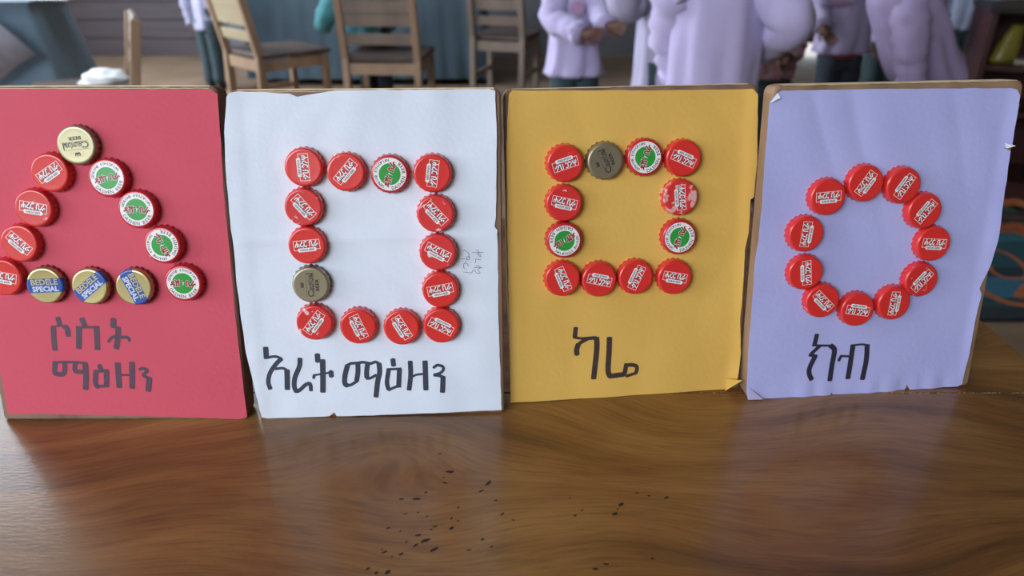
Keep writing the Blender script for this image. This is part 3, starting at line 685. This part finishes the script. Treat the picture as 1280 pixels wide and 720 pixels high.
# table under a slate blue cover, far left
M_SLATE = mat('slate_blue_cloth', '65798a', .9, scale=3, col2='586c7b', sheen=.2)  # cover lightened, lens haze put into the cloth colour
def covered(name, x0, x1, y0, y1, top, flare, m, label, waves=9, amp=.012, top_mat=None):
    t = empty(name, ((x0+x1)/2, (y0+y1)/2, 0)); tag(t, label, 'table'); hx, hy = (x1-x0)/2, (y1-y0)/2
    tm = top_mat or m; MB().box((-hx, -hy, top-.03), (hx, hy, top-.004)).build('tabletop', M_CW2, t)
    for sx in (-1, 1):
        for sy in (-1, 1): MB().box((sx*(hx-.06)-.02, sy*(hy-.06)-.02, 0), (sx*(hx-.06)+.02, sy*(hy-.06)+.02, top-.03)).build('leg', M_CW2, t)
    per = []; N_ = 160
    for i in range(N_):
        s = 4*i/N_; k = int(s); f = s-k
        per.append([(-1+2*f, -1), (1, -1+2*f), (1-2*f, 1), (-1, 1-2*f)][k])
    rs = []
    for j in range(10):
        u = j/9; z = top+.003-(top-.05)*u; fl = flare*u**.8; ring = []
        for i, (a, b) in enumerate(per):
            wv = amp*u*sin(i/N_*2*pi*waves*4)+amp*u*noise.noise(V((i*.09, j*.3, 3)))
            L_ = math.hypot(a, b); ring.append(V((a*(hx+.006+fl+wv), b*(hy+.006+fl*.5+wv), z)))
        rs.append(ring)
    mb = MB(); mb.rings(rs, cap=False); mb.f.append(list(range(N_))); mb.build('table_cover', m, t, True); return t
a = on_y(70, 5, 4.0); 
covered('covered_table', a.x-1.2, a.x, 3.75, 4.05, .765, .13, M_SLATE, 'table under a slate blue cover at the far left behind the red board', waves=5, amp=.006)
b = on_y(106, 3, 3.98); MB().box((a.x-.03, 3.82, .769), (b.x, 4.0, .7745)).build('white_sheet', MATS['bright_white_cloth'])
tag(bpy.data.objects['white_sheet'], 'white sheet sticking out over the corner of the slate blue table', 'paper')
vs = [on_y(x, y, 3.62) for x, y in ((-95, -16), (-60, -6), (-30, 12), (0, 31), (22, 48), (45, 68), (24, 80), (0, 100), (-40, 118), (-90, 100))]
cc = sum(vs, V())/len(vs); mb = MB(); mb.add([cc+V((0, -.03, 0))]+vs, [[0, i, i % len(vs)+1] for i in range(1, len(vs)+1)])
o = mb.build('mauve_cloth', mat('mauve_grey_cloth', '8f8a95', .9), smooth=True); s = o.modifiers.new('s', 'SOLIDIFY'); s.thickness = .012; tag(o, 'pale mauve cloth whose pointed corner hangs in front of the slate blue table', 'cloth')
a = on_y(305, 0, 5.75); b = on_y(600, 0, 5.75)
covered('covered_table', a.x, b.x, 5.75, 6.5, .78, .04, mat('dark_teal_cloth', '4a5c68', .9, col2='3e4e5a', scale=3), 'long table under a dark teal cloth behind the wooden chairs', waves=14)
# cupboard, mat and curtain at the right
M_CAB = mat('dark_red_brown_cabinet', '4a2626', .4, scale=6, stretch=(1, 1, .2), col2='331a1c')
CA = R(-20); p = on_y(1243, 9, 3.2); cz = p.z
cb = empty('cabinet', (p.x, 3.2, 0), CA); tag(cb, 'open dark red brown cabinet at the right edge, behind the lilac board', 'cabinet')
def cl(x, y, z=0): return V((p.x+x*cos(CA)-y*sin(CA), 3.2+x*sin(CA)+y*cos(CA), z))
CP0 = p.copy()
for x in (0, .575): MB().box((x, 0, 0), (x+.025, .38, cz-.022)).build('side_panel', M_CAB, cb, bev=.003)
MB().box((-.012, -.012, cz-.022), (.612, .39, cz)).build('cabinet_top', mat('black_brown_top', '2b2224', .35), cb, bev=.003); MB().box((.025, .365, .02), (.575, .38, cz-.022)).build('back_panel', M_CAB, cb)
for z in (.06, .36, .545): MB().box((.025, .01, z), (.575, .365, z+.018)).build('shelf', M_CAB, cb)
MB().box((.025, .012, 0), (.575, .03, .06)).build('plinth', M_CAB, cb)
MB().box((.3, -.018, .08), (.57, -.001, .36)).build('door', mat('dark_plum_door', '3a1c20', .4), cb, bev=.002)
# things inside
SH = .545+.018
def bag(name, x, y, z, m, label, hgt, wd):
    rs = []
    for j in range(12):
        u = j/11; r = (wd*(.95-.55*u**1.5), wd*.55*(1-.6*u**1.5)); ring = []
        for i in range(24):
            a = 2*pi*i/24; f = 1+.12*noise.noise(V((cos(a)*2, sin(a)*2, u*3)))
            ring.append(V((r[0]*cos(a)*f+.03*u, r[1]*sin(a)*f, hgt*u)))
        rs.append(ring)
    o = MB().rings(rs).build(name, m, smooth=True); o.location = (x, y, z); return tag(o, label, 'bag')
q = cl(.115, .16); bag('plastic_bag', q.x, q.y, SH+.001, mat('dull_yellow_plastic', '8f8436', .35), 'dull yellow plastic bag standing on the upper cabinet shelf', .15, .062)
def book(px, py, Y, z, rz, ry, m, label):
    q = cl(px, py, z); t = empty('book', q, R(rz)); tag(t, label, 'book'); t.rotation_euler = (0, R(ry), R(rz))
    MB().box((-.08, -.06, 0), (.08, .06, .003)).box((-.08, -.06, .019), (.08, .06, .022)).box((-.08, -.06, .003), (-.077, .06, .019)).build('cover', m, t)
    MB().box((-.076, -.057, .003), (.077, .057, .019)).build('page_block', mat('page_paper', 'b3a99a', .9), t); return t
book(.24, .12, 0, .564, -42, 0, mat('pinkish_cover', '9a7f7c', .6), 'closed book with a faded pinkish cover beside the yellow bag in the cabinet')
book(.13, .12, 0, .379, -48, 0, mat('brown_cover', '806058', .6), 'closed brown covered book on the middle cabinet shelf')
rm = empty('floor_mat', (0, 0, 0)); tag(rm, 'teal floor mat with orange swirls in front of the cabinet at the right', 'mat')
ra = on_z(1180, 402, 0); rb = on_z(1400, 402, 0); yt = 2.96
rm.location = ((ra.x+rb.x)/2+.3, (ra.y+yt)/2, 0); ox, oy = rm.location.x, rm.location.y
bands = [(402, 388, '1d2a33'), (388, 376, '20434a'), (376, 350, '34708a'), (350, 338, '1c3340'), (338, 305, '24505c'), (305, 283, '35808f'), (283, 262, '3a2f33'), (262, 238, '4a332f')]
for k, (ya, yb, c_) in enumerate(bands):
    A, Bq = on_z(1240, ya, 0).y, on_z(1240, yb, 0).y if k < len(bands)-1 else yt
    o = MB().box((ra.x-ox-.1, A-oy, 0), (rb.x-ox+.6, Bq-oy, .012)).build('woven_band', mat('mat_'+c_, c_, .9, scale=40, bump=.4, bscale=200), rm)
M_OR = mat('mat_orange', 'b8663a', .9, scale=40)
def mstroke(pts, w_, m):
    q = spline([on_z(x, y, .012) for x, y in pts], 6); vs = []; fs = []
    for i, a in enumerate(q):
        d = (q[min(i+1, len(q)-1)]-q[max(i-1, 0)]).normalized(); n = V((-d.y, d.x, 0))*w_/2; vs += [a+n-V((ox, oy, -.0008)), a-n-V((ox, oy, -.0008))]
    for i in range(len(q)-1): k = 2*i; fs.append([k, k+1, k+3, k+2])
    mesh('orange_swirl', vs, fs, m, rm)
mstroke([(1205,322),(1235,313),(1256,316),(1275,328),(1284,340),(1279,348),(1256,347),(1241,340),(1236,332)], .018, M_OR)
mstroke([(1200,352),(1226,363),(1241,371),(1262,379),(1300,384)], .03, M_OR); mstroke([(1300,350),(1284,358),(1272,372)], .03, M_OR)
mstroke([(1246,268),(1262,272),(1290,272)], .012, mat('mat_brown', '8a5a48', .9)); mstroke([(1290,300),(1330,320),(1360,350)], .02, M_OR)
def mblob(x, y, rx, ry, m):
    c_ = on_z(x, y, .0127); mesh('orange_blossom', [(c_.x-ox+rx*cos(t*pi/8)*(1+.15*cos(t*pi*.625)), c_.y-oy+ry*sin(t*pi/8), c_.z) for t in range(16)], [list(range(16))], m, rm)
for x, y, r in ((1254,252,.04),(1277,254,.045),(1251,284,.045),(1282,288,.06),(1240,246,.03),(1310,262,.05),(1325,292,.06)): mblob(x, y, r, r*1.5, M_OR)
for x, y, r in ((1262,262,.025),(1270,256,.02)): mblob(x, y, r, r*1.2, mat('mat_green', '2f5a48', .9))
x0 = on_y(1196, 5, 5.3).x; x1 = on_y(1243, 5, 5.3).x
c = hanging('green_curtain', x0, x1, 5.3, .24, 2.3, mat('dark_green_cloth', '3f5450', .95), amp=.02, waves=3); tag(c, 'dark green curtain hanging beside the pale wall at the right', 'curtain')
MB().bar((x0+(x1-x0)*.1, 5.3, 2.31), (x1+.05, 5.3, 2.31), .02, .02).tube([(x1+.05, 5.3, 2.31), (x1+.05, 5.84, 2.31)], .01).build('curtain_rod', mat('iron', '55585a', .4, metal=.8)); tag(bpy.data.objects['curtain_rod'], 'thin iron rod holding the dark green curtain', 'rod')
pp = on_y(1214, 0, 5.15); mb = MB(); mb.tube([(pp.x, 5.15, .46), (pp.x-.005, 5.15, 1.4), (pp.x, 5.15, 2.31), (pp.x, 5.28, 2.33)], .012); o = mb.build('cream_cord', mat('cream_cord', 'b9b8a4', .6), smooth=True); tag(o, 'thick cream cord hanging straight down in front of the green curtain', 'cord')
wx = on_y(1214, 60, 5.85).x
struct('wall_right_return', MB().box((wx, 5.85, 0), (X1, 6.0, H)), mat('pale_grey_plaster', '89877e', .9, scale=3))

# ------------------------------------------------------------------ people
M_SKIN = mat('brown_skin', '6b4a3c', .55, var=.05); M_HAIR = mat('black_hair', '0c0a09', .8, bump=.8, bscale=180); M_EYE = mat('eye_white', 'd8d2c8', .3); M_LIP = mat('lips', '5c3230', .5); M_SHOE = mat('dark_shoe', '352c2a', .5)
M_TROU = mat('dark_green_trousers', '36474d', .9); M_NAVY = mat('navy_trousers', '2c3440', .9)
M_LIL = mat('lilac_smock_cloth', 'b9aed6', .9, var=.04, sheen=.2); M_LIL2 = mat('greyed_lilac_cloth', 'aca6c2', .9, var=.04); M_MAUVE = mat('mauve_smock_cloth', 'a898bf', .9, var=.04); M_LILD = mat('dull_lilac_cloth', 'ada2c6', .9, var=.04)
def person(px, Y, h, face, arms, label, top, trou, hemz, wch, whem, lean=None, belt=None, sit=None, depth=.7, legs_dx=.042, shoe=M_SHOE):
    """arms: list of (shoulder, elbow, wrist, hand) world points or None; face: heading of the body in degrees, 0 = towards the camera"""
    base = on_y(px, 60, Y); X = base.x; t = empty('person', (X, Y, 0)); tag(t, label, 'person')
    f = V((sin(R(face)), -cos(R(face)), 0)); s = V((cos(R(face)), sin(R(face)), 0)); O = V((X, Y, 0))
    L = lambda v: V(v)-O
    lean = V(lean or (0, 0, 0))
    hip = V((0, 0, .48*h)); waist = hip+V((0, 0, .10*h))+lean*.25; chest = hip+V((0, 0, .25*h))+lean*.7; neck = hip+V((0, 0, .36*h))+lean; head = neck+V((0, 0, .085*h))+lean*.35+f*.012*h; crown = head+V((0, 0, .055*h))
    if sit: hip.z = sit+.07; waist = hip+V((0, 0, .1*h)); chest = hip+V((0, 0, .25*h)); neck = hip+V((0, 0, .36*h)); head = neck+V((0, 0, .085*h)); crown = head+V((0, 0, .055*h))
    vs = []; es = []; rd = []
    def v(p, r, par=None):
        vs.append(tuple(p)); rd.append((r[0], r[1]) if isinstance(r, tuple) else (r, r)); i = len(vs)-1
        if par is not None: es.append((par, i))
        return i
    a = v(hip, .05*h); b = v(waist, .05*h, a); c = v(chest, .045*h, b); n0 = v(neck-V((0, 0, .02*h)), .035*h, c); n1 = v(neck+V((0, 0, .02*h)), .032*h, n0)
    jw = v(head-V((0, 0, .025*h))+f*.01*h, .056*h, n1); sk = v(head+V((0, 0, .02*h))-f*.006*h, .072*h, jw); v(crown-V((0, 0, .01*h)), .05*h, sk)
    v(head+f*.083*h-V((0, 0, .012*h)), .009*h, jw)                                  # nose
    legs = []
    for sg in (-1, 1):
        hp = hip+s*sg*legs_dx*h-V((0, 0, .02*h))
        if sit: kn = hp+f*.24*h; an = V((kn.x, kn.y, .05*h))
        else: kn = V((hp.x, hp.y, .27*h))+f*.012*h; an = V((hp.x, hp.y, .045*h))
        i = v(hp, .04*h, a); j = v(kn, .036*h, i); k = v(an, .024*h, j); toe = an+f*.09*h-V((0, 0, .022*h)); v(toe, .02*h, k); legs.append((hp, kn, an, toe))
    arm_pts = []
    for sg, A in zip((-1, 1), arms):
        sh = chest+V((0, 0, .055*h))+s*sg*.105*h
        if A is None: el = sh-V((0, 0, .17*h))+s*sg*.03*h; wr = el-V((0, 0, .15*h))+f*.02*h; hd = wr-V((0, 0, .05*h))
        else: sh, el, wr, hd = [L(q) for q in A]
        d = (hd-wr).normalized(); wr_h = wr+d*.012*h
        i = v(sh, .027*h, c); j = v(el, .023*h, i); k = v(wr, .017*h, j); pl = v(wr+d*.035*h, (.021*h, .013*h), k)
        sd = d.cross(f); sd = sd.normalized() if sd.length > .1 else s
        cu = sd.cross(d).normalized()
        for q in range(4):
            o_ = (q-1.5)*.0125*h; ln = (.034, .04, .038, .03)[q]*h; p0 = wr+d*.056*h+sd*o_; p1 = p0+d*ln*.55+cu*.004*h; p2 = p1+d*ln*.4+cu*.016*h
            m1 = v(p0, .0065*h, pl); m2 = v(p1, .0058*h, m1); v(p2, .0045*h, m2)
        m1 = v(wr+d*.025*h+sd*.022*h, .008*h, pl); m2 = v(wr+d*.045*h+sd*.036*h+cu*.006*h, .006*h, m1); v(wr+d*.06*h+sd*.038*h+cu*.014*h, .005*h, m2)
        arm_pts.append((sh, el, wr))
    me = bpy.data.meshes.new('body'); me.from_pydata(vs, es, []); o = link('body', me, t, M_SKIN); sm_ = o.modifiers.new('skin', 'SKIN'); sm_.use_smooth_shade = True
    for i, q in enumerate(me.skin_vertices[0].data): q.radius = rd[i]; q.use_root = (i == 0)
    ss = o.modifiers.new('sub', 'SUBSURF'); ss.levels = ss.render_levels = 1
    # hair, eyes, mouth, ears
    rs = []
    for j in range(9):
        u = j/8; ring = []
        for i in range(24):
            a_ = 2*pi*i/24; dr = f*cos(a_)+s*sin(a_); low = -.035+.085*max(0, cos(a_))**.7; ph = (pi/2)*u; zc = head+V((0, 0, .02*h))
            ring.append(zc+dr*(.0755*h*cos(ph)**.8*(1+.02*sin(i*5))+.0005)+V((0, 0, (low*h*(1-u))+.073*h*sin(ph))))
        rs.append(ring)
    MB().rings(rs, cap=False).build('hair', M_HAIR, t, True)
    for sg in (-1, 1):
        c_ = head+f*.066*h+s*sg*.027*h+V((0, 0, .008*h)); mb = MB(); mb.rings([[c_+s*(.0078*h*cos(k*pi/6)*cos(e))+V((0, 0, .0042*h*sin(k*pi/6)*cos(e)))+f*.008*h*sin(e) for k in range(12)] for e in (-.9, -.3, .3, .9, 1.4)]); mb.build('eye', M_EYE, t, True)
        c2 = c_+f*.0075*h; MB().rings([[c2+s*(r*h*cos(k*pi/4))+V((0, 0, r*h*sin(k*pi/4)))+f*e*h for k in range(8)] for r, e in ((.0045, 0), (.003, .0015))]).build('pupil', M_HAIR, t, True)
        e_ = head+s*sg*.074*h; MB().rings([[e_+f*(r*h*cos(k*pi/5))+V((0, 0, 1.5*r*h*sin(k*pi/5)))+s*sg*q*h for k in range(10)] for r, q in ((.012, -.006), (.015, .004), (.009, .008))]).build('ear', M_SKIN, t, True)
    m_ = head+f*.068*h-V((0, 0, .04*h)); MB().tube([m_-s*.018*h, m_+f*.004*h, m_+s*.018*h], [.003*h, .006*h, .003*h], 8).build('mouth', M_LIP, t, True)
    # trousers and shoes
    mb = MB()
    for hp, kn, an, toe in legs:
        mb.tube(spline([hp+V((0, 0, .03*h)), (hp+kn)/2, kn, (kn+an)/2, an+V((0, 0, .005*h))], 3), [.052*h-.014*h*i/12 for i in range(13)], 16, .12, h)
    hr = []
    for k in range(5):
        z = -.05+.035*k; hr.append([hip+s*(.086*h*cos(2*pi*i/24))+f*(.05*h*sin(2*pi*i/24))+V((0, 0, z*h)) for i in range(24)])
    mb.rings(hr); mb.build('trousers', trou, t, True)
    for hp, kn, an, toe in legs:
        pr = an-f*.035*h; pr.z = .018*h; rs = []
        for k in range(8):
            u = k/7; c_ = pr+f*(.15*h*u); wz = .026*h*math.sin(pi*min(1, .15+u*.8))**.5; hz = (.05 if u < .4 else .05-.035*(u-.4)/.6)*h
            rs.append([V((0, 0, 0))+c_+s*(wz*cos(2*pi*i/14))+V((0, 0, -.017*h+hz*.5+hz*.5*sin(2*pi*i/14))) for i in range(14)])
        MB().rings(rs).build('shoe', shoe, t, True)
    # smock: loft from hem to collar with soft folds, sleeves joined in
    hemc = V((hip.x, hip.y, hemz))-lean*(.05 if lean.length else 0)
    path = spline([hemc, hip.lerp(waist, .5) if hemz < hip.z else waist, chest, neck-V((0, 0, .035*h))-lean*.05, neck+V((0, 0, .004*h))], 5)
    W_ = spline([V((whem/2, 0, 0)), V(((whem*.35+wch*.65)/2, 0, 0)), V((wch/2, 0, 0)), V((wch*.42, 0, 0)), V((.042*h, 0, 0))], 5); rs = []
    for k, p in enumerate(path):
        tg = (path[min(k+1, len(path)-1)]-path[max(k-1, 0)]).normalized(); ff = s.cross(tg); ff = -ff.normalized() if ff.dot(f) < 0 else ff.normalized(); wx_ = W_[k].x; u = 1-k/(len(path)-1); ring = []
        dd = depth*(1 if wx_ > .06*h else 1.25)
        for i in range(48):
            a_ = 2*pi*i/48; fo = 1+.075*u*sin(a_*7+1.3*sin(k*.35)+h*7)+.03*u*sin(a_*13+k*.2)+.03*noise.noise(V((cos(a_)*2, sin(a_)*2, k*.4+h*9)))
            ring.append(p+s*(wx_*cos(a_)*fo)+ff*(wx_*dd*sin(a_)*fo))
        rs.append(ring)
    mb = MB().rings(rs)
    for q, (sh, el, wr) in enumerate(arm_pts):
        pts = spline([sh+(chest-sh)*.25, sh, (sh+el)/2, el, (el+wr)/2, wr], 4); nn = len(pts)
        mb.tube(pts, [h*(.058-.018*(i/(nn-1))) * (1+.07*sin(i*1.9+q)) for i in range(nn)], 18, .22, h+q)
        d = (wr-el).normalized(); mb.tube([wr-d*.01*h, wr+d*.012*h], [.043*h, .041*h], 18)
    mb.build('smock', top, t, True)
    MB().rings([[neck+V((0, 0, z*h))+s*(r*h*cos(2*pi*i/24))+f*(r*h*sin(2*pi*i/24)) for i in range(24)] for r, z in ((.06, -.015), (.058, 0), (.046, .014), (.043, .01))], cap=False).build('collar', top, t, True)
    if belt:
        zb = hip.z+.03*h if hemz > hip.z else hip.z
        MB().rings([[V((hip.x, hip.y, hemz-.008*h+z*h))+s*(.09*h*cos(2*pi*i/28))+f*(.06*h*sin(2*pi*i/28)) for i in range(28)] for z in (-.008, .01)], cap=False).build('belt', belt, t, True)
    return t, L, f, s, hip, chest
def pt(x, y, Y): return on_y(x, y, Y)
# child A: lilac smock, hands together, faces the camera
def badge(t, L, x, y, Y, rx, rz_, m, name='printed_emblem', n=20):
    c_ = L(on_y(x, y, Y)); mesh(name, [(c_.x+rx*cos(2*pi*i/n), c_.y-.004*cos(2*pi*i/n)**2*0, c_.z+rz_*sin(2*pi*i/n)) for i in range(n)], [list(range(n))], m, t)
T, L, *_ = person(719, 3.3, 1.14, 8, [(pt(697,-26,3.3), pt(692,24,3.24), pt(724,41,3.13), pt(744,42,3.11)), (pt(743,-26,3.3), pt(749,12,3.24), pt(757,30,3.14), pt(776,34,3.1))], 'child in a lilac smock with a round chest print, hands held at the waist', M_LIL, M_TROU, .512, .2, .258)
M_PR = mat('faded_pink_print', 'b78fb2', .9)
for q, (rx, rz_) in enumerate(((.03, .026),)): badge(T, L, 722, 10, 3.3-.088, .03, .028, M_PR)
T, L, *_ = person(826, 2.72, 1.17, 60, [(pt(812,-30,2.7), pt(784,8,2.62), pt(772,-42,2.55), pt(768,-56,2.53)), (pt(835,-30,2.8), pt(850,20,2.85), pt(858,50,2.85), pt(858,66,2.85))], 'child in a greyish lilac smock, half hidden, elbow bent out to the left', M_LIL2, M_TROU, .52, .19, .215, depth=.85)
T, L, *_ = person(893, 2.1, 1.24, 180, [(pt(945,-38,2.1), pt(992,26,2.02), pt(950,58,2.2), pt(940,70,2.25)), (pt(848,-30,2.1), pt(838,40,2.16), pt(846,90,2.2), pt(846,110,2.2))], 'nearest child, seen from behind in a long lilac smock, elbow sticking out right', M_LIL, M_TROU, .50, .235, .265)
T, L, *_ = person(968, 3.0, 1.08, 20, [(pt(950,10,3.0), pt(948,36,2.96), pt(958,60,2.9), pt(966,68,2.88)), (pt(986,8,3.0), pt(996,38,2.96), pt(990,66,2.9), pt(982,74,2.88))], 'small child in a red floral top standing behind the nearest child', mat('red_floral_cloth', '9c4c58', .9, scale=38, col2='a8a0a4'), M_TROU, .555, .2, .2)
T, L, *_ = person(1052, 3.6, 1.12, 4, [(pt(1030,-22,3.6), pt(1024,12,3.58), pt(1028,30,3.5), pt(1035,44,3.48)), (pt(1074,-22,3.6), pt(1086,10,3.7), pt(1080,-20,3.5), pt(1078,-36,3.5))], 'child in a mauve shirt tucked over dark trousers with a thin red belt', M_LILD, M_NAVY, .56, .235, .262, belt=mat('red_belt', '8a2f3c', .6), depth=.6)
badge(T, L, 1052, 4, 3.6-.092, .05, .014, M_PR)
T, L, *_ = person(1108, 4.05, 1.14, -10, [(pt(1098,-20,4.05), pt(1102,22,3.98), pt(1102,48,3.95), pt(1098,68,3.94)), None], 'child in dull lilac and dark green trousers standing behind the bending one', M_LILD, M_TROU, .58, .2, .18)
T, L, *_ = person(1168, 2.8, 1.16, -48, [(pt(1138,4,2.66), pt(1138,55,2.6), pt(1138,102,2.6), pt(1138,122,2.6)), (pt(1160,-8,2.9), pt(1128,40,2.95), pt(1118,50,2.9), pt(1108,60,2.88))], 'child in a mauve shirt bending forward with one arm hanging straight down', M_MAUVE, M_NAVY, .60, .25, .25, lean=(-.23, -.10, -.03), depth=.8)
T, L, *_ = person(1190, 4.3, 1.16, 170, [None, None], 'child in pale bluish white, mostly hidden behind the bending child', mat('pale_bluish_cloth', 'a9b2d0', .9), M_TROU, .58, .18, .18)
T, L, *_ = person(262, 5.6, 1.0, 160, [None, None], 'small child in a pale lilac smock standing far back beside the plywood chair', mat('pale_lilac_cloth', 'a8a6c4', .9), M_TROU, .42, .15, .17)
T, L, *_ = person(452, 4.4, 1.2, 176, [(pt(484,-25,4.42), pt(494,10,4.5), pt(486,28,4.64), pt(480,34,4.72)), (pt(424,-20,4.45), pt(410,14,4.5), pt(404,30,4.62), pt(402,40,4.7))], 'person in a bright teal top sitting on the slatted chair, seen from behind', mat('teal_knit', '4f8f98', .9), M_NAVY, .52, .25, .24, sit=.5)
